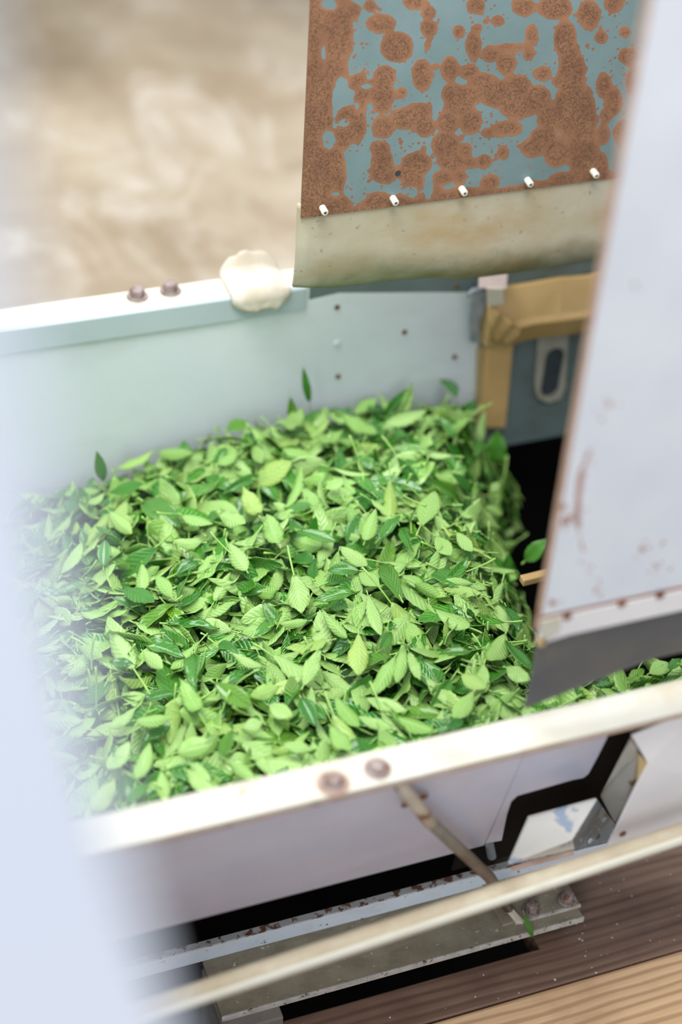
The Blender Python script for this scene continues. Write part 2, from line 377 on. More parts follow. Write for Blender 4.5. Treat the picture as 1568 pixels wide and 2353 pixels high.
# liner sheet over the right part of the back wall
YL = 1.5022
tl, tm, tr_, br_ = atY(668, 700, YL), atY(780, 674, YL), atY(1084, 672, YL), atY(1094, 900, YL)
bm = prism(bmesh.new(), [tl, tm, tr_, (br_.x - 0.005, YL, 0.33), br_, (br_.x, YL, 0.07), (tl.x, YL, 0.07)], (0, 0.0006, 0))
LN = obj('liner_sheet', bm, MAT['wall_back'], T)
for (px, py, wht) in ((775, 706, 0), (777, 865, 0), (930, 763, 0), (1045, 820, 0), (775, 790, 1), (1050, 660, 0)):
    c = atY(px, py, YL - 0.0005)
    obj('screw', lathe(bmesh.new(), [(0.0035 + 0.0015 * wht, 0), (0.003 + 0.001 * wht, 0.0012), (0.001, 0.0016)], 14, c, (0, -1, 0)), MAT['screw_white' if wht else 'screw'], LN)
# bent silver corner of the liner and its dark torn edge
e0, e1 = atY(1085, 668, 1.490), atY(1068, 800, 1.492)
bm = bmesh.new()
pts = [atY(1078, 678, 1.490), atY(1090, 664, 1.488), atY(1122, 668, 1.494), atY(1120, 700, 1.494), atY(1106, 745, 1.494), atY(1100, 790, 1.494), atY(1082, 788, 1.492), atY(1076, 740, 1.490)]
prism(bm, pts, (0, 0.004, 0))
CR = obj('corner_patch', bm, MAT['silver'], T, 0.0015)
obj('curled_lip', tube(bmesh.new(), [atY(1076, 680, 1.487), atY(1086, 668, 1.485), atY(1102, 664, 1.487), atY(1118, 668, 1.49)], 0.003, 10), MAT['silver'], CR, smooth=True)
def hexbolt(name, base, axis, r, h, mat, parent, washer=True, label=None):
    bm = bmesh.new()
    if washer: lathe(bm, [(r * 1.45, 0), (r * 1.45, 0.0018), (r * 1.3, 0.0022)], 24, base, axis)
    lathe(bm, [(r, 0.0018), (r, h), (r * 0.86, h + 0.0015), (r * 0.4, h + 0.0022)], 6, base, axis)
    o = obj(name, bm, mat, parent, 0.0007)
    if label: o['label'] = label
    return o
c = atZ(766, 1800, ZR + 0.0002); obj('rust_ring', lathe(bmesh.new(), [(0.0135, 0), (0.0125, 0.0004)], 20, c, (0, 0, 1)), MAT['rust_edge'], T)
for (px, py) in ((766, 1800), (868, 1768)):
    c = atZ(px, py, ZR); hexbolt('bolt', c, (0, 0, 1), 0.0075, 0.0045, MAT['bolt'], T)
for (px, py) in ((316, 682), (392, 669)):
    c = atZ(px, py, ZR); hexbolt('bolt', c, (0, 0, 1), 0.0085, 0.009, MAT['bolt'], T)
# belt with rounded end, unseen dark plates added to keep the void black
bm = extrude_x([(0.93, 0.150), (1.49, 0.150), (1.49, 0.156), (0.93, 0.156)], -0.3, 0.70); obj('belt', bm, MAT['belt'], T)
bm = bmesh.new(); box(bm, (-0.6, 1.60, -0.44), (1.3, 1.61, 0.28)); box(bm, (1.25, 0.87, -0.2), (1.26, 1.60, 0.41)); obj('added_dark_plates', bm, MAT['dark'], T)
# small hanging stud at the seam
c = atY(1122, 1948, 0.858)
obj('stud', tube(bmesh.new(), [c + Vector((0, 0.004, 0.012)), c + Vector((0.006, 0, -0.016))], 0.0045, 10), MAT['bracket_side'], T, 0.001)
# rust-rimmed hole behind the rod
for (px, py, r) in ((936, 1848, 0.006), (972, 1832, 0.0055)):
    c = atY(px, py, 0.815)
    obj('rust_spot', lathe(bmesh.new(), [(r, 0), (r * 0.9, 0.0008), (r * 0.5, 0.001)], 12, c + Vector((0, 0.0005, 0)), (0, -1, -0.25)), MAT['rust'], T)

# crumpled tape pad over the back rim
bm = bmesh.new(); nx, ny = 22, 16; rows = []
pa, pb = atZ(512, 650, ZR), atZ(644, 632, ZR)
for i in range(nx + 1):
    row = []
    for j in range(ny + 1):
        s = j / ny; x = pa.x + (pb.x - pa.x) * i / nx
        if s < 0.3: y, z = 1.4955, ZR - 0.017 + 0.019 * s / 0.3
        elif s < 0.75: y, z = 1.4955 + 0.047 * (s - 0.3) / 0.45, ZR + 0.003
        else: y, z = 1.5425 + 0.006 * (s - 0.75) / 0.25, ZR + 0.003 + 0.018 * (s - 0.75) / 0.25
        edge = min(i, nx - i, 3) / 3.0
        nz = 0.0016 * math.sin(i * 0.55 + j * 0.4) * math.sin(j * 0.6 + 1.3) + random.uniform(-0.0005, 0.0005)
        z += nz * edge + (0.006 * math.sin(math.pi * i / nx) if s > 0.3 else 0) ; y -= (0.004 + abs(nz)) * edge if s <= 0.3 else 0
        tt = abs(2 * j / ny - 1); x += (0.012 * max(0, tt - 0.6) ** 1.5 * 4 * (1 - 2 * i / nx))
        row.append(bm.verts.new((x, y, z)))
    rows.append(row)
for i in range(nx):
    for j in range(ny): bm.faces.new([rows[i][j], rows[i + 1][j], rows[i + 1][j + 1], rows[i][j + 1]])
tp = obj('tape_patch', bm, MAT['wtape'], None, smooth=True)
sm = tp.modifiers.new('thick', 'SOLIDIFY'); sm.thickness = 0.0015
tag(tp, 'crumpled cream adhesive tape pad folded over the back rim of the trough', 'tape')

# ------------------------------------------------------------------ taped frame and slotted plate at the end of the back wall
TF = empty('taped_frame', (0.85, 1.48, 0.14), 'wooden frame wrapped in beige masking tape at the end of the back wall', 'frame')
yb = 1.485
a0, a1 = atY(1120, 672, yb), atY(1420, 634, yb); b1 = atY(1150, 745, yb); c1 = atY(1170, 790, yb)
z1 = 0.392; zc = 0.345; z2 = 0.318
def barprof(w=0.0): return [(1.502, z1), (1.494, z1 + 0.001), (yb - 0.002, zc + 0.006), (yb - 0.008, zc), (yb - 0.006, zc - 0.004), (yb - 0.001, z2), (1.502, z2)]
xb0 = atY(1125, 720, yb).x
obj('crossbar', extrude_x(barprof(), xb0, 1.25, 24, lambda x, y, z: (x, y + 0.0012 * math.sin(x * 90 + z * 40), z + 0.0012 * math.sin(x * 60))), MAT['tape'], TF, 0.0015, True)
vb0, vb1 = atY(1122, 775, yb + 0.006), atY(1183, 775, yb + 0.006); vb2, vb3 = atY(1163, 985, yb + 0.006), atY(1106, 985, yb + 0.006)
bm = prism(bmesh.new(), [vb0, vb1, vb2, vb3], (0, 0.010, 0)); obj('upright', bm, MAT['tape'], TF, 0.002)
bm = prism(bmesh.new(), [atY(1100, 800, yb + 0.01), atY(1132, 800, yb + 0.01), atY(1116, 985, yb + 0.01), atY(1096, 985, yb + 0.01)], (0, 0.006, 0)); obj('upright_side', bm, MAT['tape_dull'], TF, 0.001)
# creased wrap at the corner
bm = bmesh.new(); rows = []
cw = [(1122, 700), (1196, 752), (1180, 802), (1128, 790)]
q = [atY(x, y, yb - 0.012) for x, y in cw]
for i in range(9):
    row = []
    for j in range(9):
        s, tt = i / 8, j / 8
        p_ = q[0] * (1 - s) * (1 - tt) + q[1] * s * (1 - tt) + q[2] * s * tt + q[3] * (1 - s) * tt
        row.append(bm.verts.new(p_ + Vector((0, 0.004 * math.sin(i * 1.9 + j * 0.7) + 0.008 * tt * tt, 0))))
    rows.append(row)
for i in range(8):
    for j in range(8): bm.faces.new([rows[i][j], rows[i + 1][j], rows[i + 1][j + 1], rows[i][j + 1]])
w = obj('tape_wrap', bm, MAT['tape'], TF, smooth=True); w.modifiers.new('thick', 'SOLIDIFY').thickness = 0.001
bm = prism(bmesh.new(), [atY(1104, 622, 1.492), atY(1168, 620, 1.492), atY(1165, 664, 1.474), atY(1102, 662, 1.474)], (0, 0.003, 0)); tb = obj('tape_tab', bm, MAT['tab'], TF, 0.0006); tb['label'] = 'pinkish square of tape'
bm = prism(bmesh.new(), [atY(1120, 662, 1.473), atY(1158, 664, 1.473), atY(1160, 700, 1.473), atY(1122, 705, 1.473)], (0, 0.003, 0)); obj('tape_end', bm, MAT['wtape'], TF, 0.0006)

SP = empty('slotted_plate', (0.9, 1.5, 0.145), 'grey upright strap with a dark oblong slot on the teal wall under the taped bar', 'plate')
bm = prism(bmesh.new(), [atY(1242, 700, 1.4985), atY(1314, 690, 1.4985), atY(1300, 890, 1.4985), atY(1290, 918, 1.4985), atY(1262, 928, 1.4985), atY(1236, 915, 1.4985), atY(1230, 890, 1.4985)], (0, 0.005, 0))
obj('strap', bm, MAT['strap'], SP, 0.001)
bm = bmesh.new(); pts = []
s0, s1 = atY(1276, 820, 1.4975), atY(1264, 890, 1.4975)
for k in range(24):
    an = 2 * math.pi * k / 24; cc = s0 if math.sin(an) >= 0 else s1
    pts.append((cc.x + 0.0125 * math.cos(an), 1.4975, cc.z + 0.0125 * math.sin(an)))
prism(bm, pts, (0, 0.003, 0)); obj('slot', bm, MAT['slot_dark'], SP)

# ------------------------------------------------------------------ panels with hand-placed rust
def seg_sdf(P, a, b, r):
    a = np.array(a); b = np.array(b); d = b - a; t = np.clip(((P - a) @ d) / max(d @ d, 1e-9), 0, 1)
    return r - np.linalg.norm(P - (a + t[..., None] * d), axis=-1)
def rust_grid(name, y, x0, x1, z0, z1, nx, nz, field, mat, parent, thick):
    xs = np.linspace(x0, x1, nx); zs = np.linspace(z0, z1, nz)
    GX, GZ = np.meshgrid(xs, zs); P = np.stack([GX, np.full_like(GX, y), GZ], -1)
    px, py, _ = project(P); f = np.clip(field(np.stack([px, py], -1)) / 40.0, -1, 1).ravel()
    fr = P.reshape(-1, 3); bk = fr + np.array([0, thick, 0]); n = nx * nz
    V = np.concatenate([fr, bk])
    idx = np.arange(n).reshape(nz, nx)
    q = np.stack([idx[:-1, :-1], idx[:-1, 1:], idx[1:, 1:], idx[1:, :-1]], -1).reshape(-1, 4)
    ring = np.concatenate([idx[0, :], idx[1:, -1], idx[-1, -2::-1], idx[-2:0:-1, 0]]); r2 = np.roll(ring, -1)
    side = np.stack([ring, ring + n, r2 + n, r2], -1)
    Q = np.concatenate([q, (q + n)[:, ::-1], side])
    me = bpy.data.meshes.new(name); me.from_pydata(V.tolist(), [], Q.tolist()); me.materials.append(mat)
    at = me.attributes.new('rust', 'FLOAT', 'POINT'); at.data.foreach_set('value', np.concatenate([f, f]).astype(np.float32))
    return link(name, me, parent)

Z1 = 1568 / 888.0
RUST = [(110,120,105,190),(195,130,35,130),(90,330,62,120),(120,300,95,55),(80,480,68,150),(100,700,95,190),(60,850,80,90),(150,690,52,90),
 (345,95,60,38),(410,190,65,62),(235,45,28,34),(300,25,24,24),(480,8,42,32),(540,50,27,27),(540,115,32,36),(535,185,15,20),(730,22,35,34),(662,128,24,24),(722,185,32,60),(738,115,18,16),
 (790,220,35,32),(855,258,38,45),(512,305,40,65),(625,280,36,48),(700,290,40,28),(570,270,15,15),(360,310,45,45),(330,380,72,62),(250,335,40,32),(280,400,42,45),(355,430,35,28),(430,375,20,20),
 (225,480,60,52),(200,560,58,48),(255,520,30,45),(355,515,46,45),(440,482,62,42),(500,450,55,34),(522,510,42,45),(640,380,50,42),(615,500,42,50),(710,492,42,50),(660,430,60,36),(608,590,55,60),(632,650,58,45),
 (700,390,55,38),(760,330,55,34),(820,380,85,55),(900,350,55,45),(900,432,75,50),(980,400,55,55),(860,520,60,32),(780,540,28,18),(1000,300,35,28),(960,140,24,42),(925,30,48,36),(1050,30,70,48),(1095,160,45,80),
 (1120,300,55,120),(1110,450,65,110),(1170,480,50,130),(1040,480,60,55),(1005,560,55,45),(960,600,45,38),(1060,620,55,55),(1165,620,65,100),(1225,670,40,60),(1250,345,30,50),(1290,410,35,55),(1350,230,40,36),(1335,130,22,22),
 (1290,15,38,34),(1190,60,45,60),(1240,150,24,26),(340,600,40,30),(350,650,44,45),(360,700,55,45),(490,665,60,50),(478,735,46,46),(440,700,30,30),(600,720,40,30),(690,610,26,28),(765,655,32,28),(843,620,22,26),
 (790,740,38,30),(668,720,22,34),(700,660,38,22),(270,625,7,7),(425,575,9,9),(820,85,26,22),(880,190,60,14),(945,220,20,24),(1060,330,20,20),(330,820,70,40),(400,830,90,34),(170,850,60,60),(600,800,110,24),(700,780,80,20),
 (1330,540,40,50),(1250,545,24,40),(1000,760,70,24),(1120,730,90,34),(1240,720,70,30),(560,770,30,30),(1380,330,40,60),(1400,480,30,60),(1260,470,24,30)]
rs_ = np.random.default_rng(5)
for _ in range(170):
    q_ = (rs_.uniform(200, 1330), rs_.uniform(0, 820)); a_ = rs_.uniform(3, 6) if rs_.random() < 0.75 else rs_.uniform(7, 14); RUST.append((q_[0], q_[1], a_ * rs_.uniform(0.8, 1.5), a_))
BARE = [(135,15,26,22),(112,220,8,34),(186,350,26,36),(160,420,12,20),(135,568,26,36),(247,432,8,14),(250,790,36,34),(240,650,36,66),(468,780,26,22),(538,760,18,40),(165,785,14,7),(290,350,22,12),(300,470,14,50),(195,498,18,12)]
def rust_field(P):
    z = np.stack([(P[..., 0] - 680) * Z1, P[..., 1] * Z1], -1)
    f = np.full(z.shape[:-1], -60.0)
    for (x, y, rx, ry) in RUST:
        d = np.sqrt(((z[..., 0] - x) / rx) ** 2 + ((z[..., 1] - y) / ry) ** 2); e_ = (1 - d) * min(rx, ry) + (3.5 if rx > 15 else 0); f = np.where(np.abs(f - e_) < 14, np.maximum(f, e_) + (14 - np.abs(f - e_)) ** 2 / 56.0, np.maximum(f, e_))
    bottom = 885 - (z[..., 0] - 30) * 170 / 1310 - z[..., 1]
    f = np.maximum(f, 24 - bottom)
    for (x, y, rx, ry) in BARE:
        d = np.sqrt(((z[..., 0] - x) / rx) ** 2 + ((z[..., 1] - y) / ry) ** 2); f = np.minimum(f, (d - 1) * min(rx, ry))
    return f
YB = 1.36
RP = empty('rusty_side_panel', (0.7, YB, 0.6), 'teal painted steel side panel covered in brown rust spots above the trough', 'panel')
rust_grid('sheet', YB, 0.4985, 1.02, 0.600, 0.90, 330, 190, rust_field, MAT['rust_panel'], RP, 0.003)
for (px, py) in ((744, 481), (906, 459), (1064, 437), (1215, 417), (1366, 397)):
    c = atY(px - 3, py - 4, YB)
    pn = obj('pin', lathe(bmesh.new(), [(0.0036, 0), (0.0036, 0.0085), (0.0028, 0.0095), (0.0014, 0.0095), (0.0014, 0.006)], 14, c, (0.0, -1, -0.12)), MAT['pin'], RP, smooth=False)
    obj('pin_hole', lathe(bmesh.new(), [(0.0014, 0.0), (0.0014, 0.0002)], 10, c + Vector((0, -1, -0.12)).normalized() * 0.0094, (0, -1, -0.12)), MAT['slot_dark'], pn)
c = atY(915, 398, YB - 0.0003); obj('drill_hole', lathe(bmesh.new(), [(0.0032, 0), (0.003, 0.0004)], 12, c, (0, -1, 0)), MAT['slot_dark'], RP)
# beige flap hanging behind it, lower edge curling away
def curlflap(x0, x1, ytop, ztop, drop, curl, nx, mat, name, parent, amp, back=1):
    bm = bmesh.new(); rows = []; ns = 20
    for i in range(nx + 1):
        u = i / nx; x = x0 + (x1 - x0) * u; row = []; k = curl(u); L = drop(u)
        y, z, ang = ytop, ztop, 0.0
        for j in range(ns + 1):
            row.append(bm.verts.new((x, y + amp * math.sin(x * 21 + 1) * (j / ns) ** 2, z)))
            s = j / ns; ang = k * max(0, s - 0.45) / 0.55
            y += back * math.sin(ang) * L / ns; z -= math.cos(ang) * L / ns
        rows.append(row)
    for i in range(nx):
        for j in range(ns): bm.faces.new([rows[i][j], rows[i + 1][j], rows[i + 1][j + 1], rows[i][j + 1]])
    o = obj(name, bm, mat, parent, smooth=True); o.modifiers.new('thick', 'SOLIDIFY').thickness = 0.003
    ga = o.data.attributes.new('grime_shade', 'FLOAT', 'POINT')      # shade painted along the lower hem, with some mould
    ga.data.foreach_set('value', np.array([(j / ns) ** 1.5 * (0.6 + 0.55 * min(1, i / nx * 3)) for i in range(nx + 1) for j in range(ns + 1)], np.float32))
    return o
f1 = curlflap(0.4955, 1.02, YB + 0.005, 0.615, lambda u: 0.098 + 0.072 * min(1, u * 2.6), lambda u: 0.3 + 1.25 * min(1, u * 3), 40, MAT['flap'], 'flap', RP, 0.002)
f1['label'] = 'beige dirt-stained flexible flap'
# front hood panel
YH = 0.80
HP = empty('hood_panel', (0.9, YH, 0.56), 'large pale grey hood panel with rust streaks and a hanging dark rubber skirt', 'panel')
ARC = [(1358, 1035), (1336, 1085), (1328, 1150), (1330, 1210), (1340, 1268), (1352, 1310), (1376, 1362)]
def hood_field(P):
    f = np.full(P.shape[:-1], -60.0)
    for i in range(len(ARC) - 1):
        f = np.maximum(f, seg_sdf(P, ARC[i], ARC[i + 1], (5, 6, 6, 4.5, 1.0, 2.0)[i]))
    for (x, y, r) in ((1475, 1264, 9), (1520, 1252, 4), (1298, 1198, 11), (1294, 1166, 9), (1308, 1190, 7), (1506, 1302, 5), (1460, 655, 9), (1466, 668, 8), (1270, 1385, 8), (1400, 930, 6), (1385, 965, 5), (1535, 1310, 4)):
        f = np.maximum(f, r - np.linalg.norm(P - np.array([x, y]), axis=-1))
    return f
rust_grid('sheet', YH, 0.502, 1.3, 0.5585, 1.2, 300, 220, hood_field, MAT['hood'], HP, 0.0025)
obj('edge_trim', B((0.4995, YH - 0.001, 0.545), (0.5025, YH + 0.004, 1.2)), MAT['rust_edge'], HP, 0.0008)
obj('seam_line', B((0.5, YH - 0.0015, 0.5575), (1.3, YH + 0.001, 0.5595)), MAT['rust'], HP)
ST = obj('bottom_strip', prism(bmesh.new(), [(0.502, YH - 0.0025, 0.5575), (1.3, YH - 0.0025, 0.5575), (1.3, YH - 0.0025, 0.5325), (0.53, YH - 0.0025, 0.5345), (0.502, YH - 0.0025, 0.531)], (0, 0.003, 0)), MAT['plate'], HP, 0.0006)
for (px, py) in ((1304, 1416), (1430, 1386), (1518, 1367)):
    c = atY(px, py, YH - 0.0025); obj('rivet', lathe(bmesh.new(), [(0.0042, 0), (0.0036, 0.001), (0.0015, 0.0015)], 12, c, (0, -1, 0)), MAT['rust'], ST)
obj('corner_tape', prism(bmesh.new(), [atY(1244, 1428, YH - 0.004), atY(1290, 1416, YH - 0.004), atY(1290, 1450, YH - 0.004), atY(1252, 1478, YH - 0.004), atY(1243, 1478, YH - 0.004)], (0, 0.002, 0)), MAT['rim'], HP, 0.0006)
obj('tape_end', prism(bmesh.new(), [atY(1237, 1468, YH - 0.004), atY(1256, 1466, YH - 0.004), atY(1252, 1486, YH - 0.004), atY(1237, 1486, YH - 0.004)], (0, 0.002, 0)), MAT['tape'], HP, 0.0006)
f2 = curlflap(0.5045, 1.3, YH + 0.0035, 0.56, lambda u: 0.104 - 0.022 * min(1, u * 7), lambda u: 0.12, 40, MAT['rubber'], 'rubber_skirt', HP, 0.0015)
f2['label'] = 'dark grey rubber skirt'

# ------------------------------------------------------------------ tube, rod, angle iron
ta, tb_ = atD(330, 2325, 1.31), atD(1568, 1915, 1.415)
dirn = (tb_ - ta)
t0 = ta - dirn * 0.25; t1 = tb_ + dirn * 0.5
bm = tube(bmesh.new(), [t0 + (t1 - t0) * k / 8 for k in range(9)], 0.0093, 24)
bmesh.ops.recalc_face_normals(bm, faces=bm.faces[:]); bm.normal_update()
for f_ in bm.faces:
    if f_.normal.dot(Vector((0, 0.15, 0.99))) > 0.6: f_.material_index = 1
tag(obj('metal_tube', bm, [MAT['tube'], MAT['tube_dust']], None, smooth=True), 'long cream painted round tube running slantwise in front of the trough', 'tube')

RD = empty('support_rod', atZ(1190, 2120, 0.035), 'rusty grey rod bracing the front rim down to the angle iron behind the cream tube', 'rod')
r0, r1, r2, r3 = atD(922, 1806, 1.325), atD(990, 1890, 1.375), atD(1125, 2015, 1.50), atZ(1168, 2085, 0.045)
obj('upper_end', tube(bmesh.new(), [r0 + Vector((0, 0.006, 0.004)), r0, r0 + (r1 - r0) * 0.5, r1], 0.006, 14), MAT['rod_paint'], RD, smooth=True)
obj('shaft', tube(bmesh.new(), [r1 - (r1 - r0) * 0.05, (r1 + r2) / 2, r2, r3], 0.0056, 14), MAT['rod'], RD, smooth=True)
h0, h1, h2 = atZ(1160, 2075, 0.045), atZ(1180, 2110, 0.034), atZ(1206, 2122, 0.0325)
bm = bmesh.new()
prism(bm, [atZ(1152, 2082, 0.04), atZ(1166, 2078, 0.04), atZ(1200, 2116, 0.0325), atZ(1202, 2125, 0.0325), atZ(1186, 2124, 0.0325)], (0, 0, 0.004))
obj('foot', bm, MAT['rod_paint'], RD, 0.001)

AI = empty('angle_iron', (0.4, 0.9, 0.0), 'long dusty angle iron with a pale blue upright leg bolted down over the pit edge', 'angle iron')
XA0, XA1 = 0.277, 0.664
obj('foot_flange', B((XA0, 0.8765, 0.0235), (XA1, 0.944, 0.030)), MAT['iron_foot'], AI, 0.0008)
obj('chipped_lip', B((XA0 - 0.0005, 0.8745, 0.0232), (XA1 + 0.0005, 0.8768, 0.0304)), MAT['iron_lip'], AI, 0.0005)
obj('upright_leg', B((-0.2, 0.942, 0.03), (0.80, 0.948, 0.0525)), MAT['iron_leg'], AI, 0.001)
obj('leg_edge', B((-0.2, 0.9415, 0.0520), (0.80, 0.9485, 0.0540)), MAT['leg_edge'], AI)
bp = obj('base_plate', B((0.578, 0.889, 0.0305), (0.6655, 0.9415, 0.0345)), MAT['iron_foot'], AI, 0.0008)
obj('plate_edge', B((0.592, 0.8872, 0.0306), (0.666, 0.8892, 0.0347)), MAT['iron_lip'], bp)
obj('shim', B((0.63, 0.892, 0.0), (0.658, 0.94, 0.023)), MAT['dark'], AI)
for (px, py) in ((1222, 2092), (1303, 2068)):
    c = atZ(px, py, 0.0346); hexbolt('bolt', c, (0, 0, 1), 0.0068, 0.010, MAT['bolt'], AI)
sb = obj('support_block', B((0.275, 0.862, -0.45), (0.335, 0.94, 0.023)), MAT['block'], None, 0.002)
tag(sb, 'grey block standing in the pit under the end of the angle iron', 'block')

# ------------------------------------------------------------------ bracket and cover plate at the trough's right front
BR = empty('wedge_bracket', atD(1290, 1960, 1.52), 'small white wedge bracket with chipped paint and a scraped blue grey side', 'bracket')
A = [atY(1217, 1880, 0.822), atY(1373, 1838, 0.812), atY(1316, 1930, 0.795), atY(1322, 1952, 0.797), atY(1170, 1987, 0.802)]
Bf = [atY(1373, 1838, 0.812), atY(1414, 1893, 0.85), atY(1396, 1938, 0.845), atY(1322, 1956, 0.797), atY(1316, 1930, 0.795)]
bm = prism(bmesh.new(), A, (0, 0.003, 0)); obj('white_face', bm, MAT['bracket_white'], BR, 0.0006)
bm = prism(bmesh.new(), Bf, (0.0, 0.003, 0)); sf = obj('scraped_side', bm, MAT['bracket_side'], BR, 0.0006)
for (px, py, m) in ((1353, 1926, 'silver'), (1371, 1917, 'slot_dark'), (1386, 1878, 'silver')):
    c = atY(px, py, 0.818); obj('rivet', lathe(bmesh.new(), [(0.0032, 0), (0.0026, 0.001), (0.001, 0.0014)], 12, c + Vector((0, -0.003, 0)), (0.4, -1, 0.1)), MAT[m], sf)
obj('bottom_edge', tube(bmesh.new(), [atY(1176, 1996, 0.803), atY(1245, 1978, 0.80), atY(1318, 1958, 0.797)], 0.002, 8), MAT['rust_edge'], BR)

CP = empty('cover_plate', atD(1480, 1930, 1.5), 'large white sheet metal cover plate with a rusty bent side beside the wedge bracket', 'plate')
yc = 0.79
Pf = [atY(1453, 1692, 0.795), atY(1620, 1622, 0.795), atY(1900, 1520, 0.795), atY(1900, 1900, yc), atY(1397, 1945, yc), atY(1489, 1754, yc)]
bm = prism(bmesh.new(), Pf, (0, 0.003, 0)); cf = obj('front_face', bm, MAT['plate'], CP, 0.0008)
Sf = [atY(1453, 1692, 0.798), atY(1470, 1735, 0.80), atY(1466, 1793, 0.802), atY(1440, 1844, 0.806), atY(1413, 1892, 0.81), atY(1380, 1830, 0.838), atY(1410, 1772, 0.83)]
bm = prism(bmesh.new(), Sf, (0.002, 0.003, 0)); obj('bent_side', bm, MAT['plate_side'], CP, 0.0006)
bm = prism(bmesh.new(), [atY(1469, 1733, 0.7915), atY(1490, 1755, 0.7905), atY(1466, 1796, 0.7915)], (0, 0.003, 0)); obj('flange', bm, MAT['tape_dull'], CP, 0.0005)
c = atY(1432, 1916, yc - 0.0003); obj('drill_hole', lathe(bmesh.new(), [(0.0035, 0), (0.003, 0.0006)], 12, c, (0, -1, 0)), MAT['rust'], cf)

# ------------------------------------------------------------------ close panel edge at the camera's side
yp = 0.23
e = [atY(-40, 300, yp), atY(70, 900, yp), atY(130, 1150, yp), atY(205, 1600, yp), atY(285, 1950, yp), atY(400, 2353, yp), atY(560, 2900, yp)]
bot = e[-1] + (e[-1] - e[-2]) * 0.2
pts = [Vector((-0.45, yp, 1.5)), e[0] + (e[0] - e[1]) * 0.8] + e + [Vector((bot.x + 0.02, yp, 0.001)), Vector((-0.45, yp, 0.001))]
bm = prism(bmesh.new(), pts, (0, 0.012, 0))
tag(obj('machine_panel', bm, MAT['post'], None, 0.002), 'out of focus pale bluish white panel standing upright close to the viewer', 'panel')

# ------------------------------------------------------------------ tea leaves
GX_ = np.array([-0.3, 0.1, 0.27, 0.42, 0.57, 0.76, 1.0]); GY_ = np.array([0.80, 0.95, 1.2, 1.38, 1.5])
GH = np.array([[0.29, 0.31, 0.325, 0.335, 0.335, 0.335, 0.335],
               [0.28, 0.30, 0.320, 0.330, 0.330, 0.330, 0.33],
               [0.22, 0.26, 0.285, 0.305, 0.315, 0.310, 0.30],
               [0.18, 0.22, 0.250, 0.286, 0.293, 0.290, 0.27],
               [0.15, 0.18, 0.210, 0.257, 0.260, 0.262, 0.24]])
def sstep(a, b, x):
    t = np.clip((x - a) / (b - a), 0, 1); return t * t * (3 - 2 * t)
def height(x, y):
    x = np.asarray(x, float); y = np.asarray(y, float)
    i = np.clip(np.searchsorted(GX_, x) - 1, 0, len(GX_) - 2); j = np.clip(np.searchsorted(GY_, y) - 1, 0, len(GY_) - 2)
    u = np.clip((x - GX_[i]) / (GX_[i + 1] - GX_[i]), 0, 1); v = np.clip((y - GY_[j]) / (GY_[j + 1] - GY_[j]), 0, 1)
    h = GH[j, i] * (1 - u) * (1 - v) + GH[j, i + 1] * u * (1 - v) + GH[j + 1, i] * (1 - u) * v + GH[j + 1, i + 1] * u * v
    h = h + 0.006 * np.sin(x * 31 + y * 17) + 0.005 * np.sin(x * 19 - y * 37 + 1)
    xe = 0.615 + 0.105 * np.clip((y - 1.02) / 0.44, -0.2, 1.1) + 0.05 * sstep(1.36, 1.46, y) + 0.32 * (1 - sstep(0.90, 0.97, y))
    ee = x - xe + 0.03
    drop = np.where(ee > 0, np.minimum(ee * ee * 9 + ee * 0.6, 3.0 * ee), 0)
    return np.maximum(h - drop, 0.03)
def hit(px, py, lift=0.006):
    d = ray(px, py); d = d / np.linalg.norm(d); ts = np.arange(0.9, 2.6, 0.002)
    P = EYE + ts[:, None] * d
    below = P[:, 2] < height(P[:, 0], P[:, 1]) + lift
    k = int(np.argmax(below)) if below.any() else len(ts) - 1
    return P[k]
def normal(x, y):
    e = 0.012
    n = np.stack([-(height(x + e, y) - height(x - e, y)) / (2 * e), -(height(x, y + e) - height(x, y - e)) / (2 * e), np.ones_like(np.asarray(x, float))], -1)
    return n / np.linalg.norm(n, axis=-1, keepdims=True)

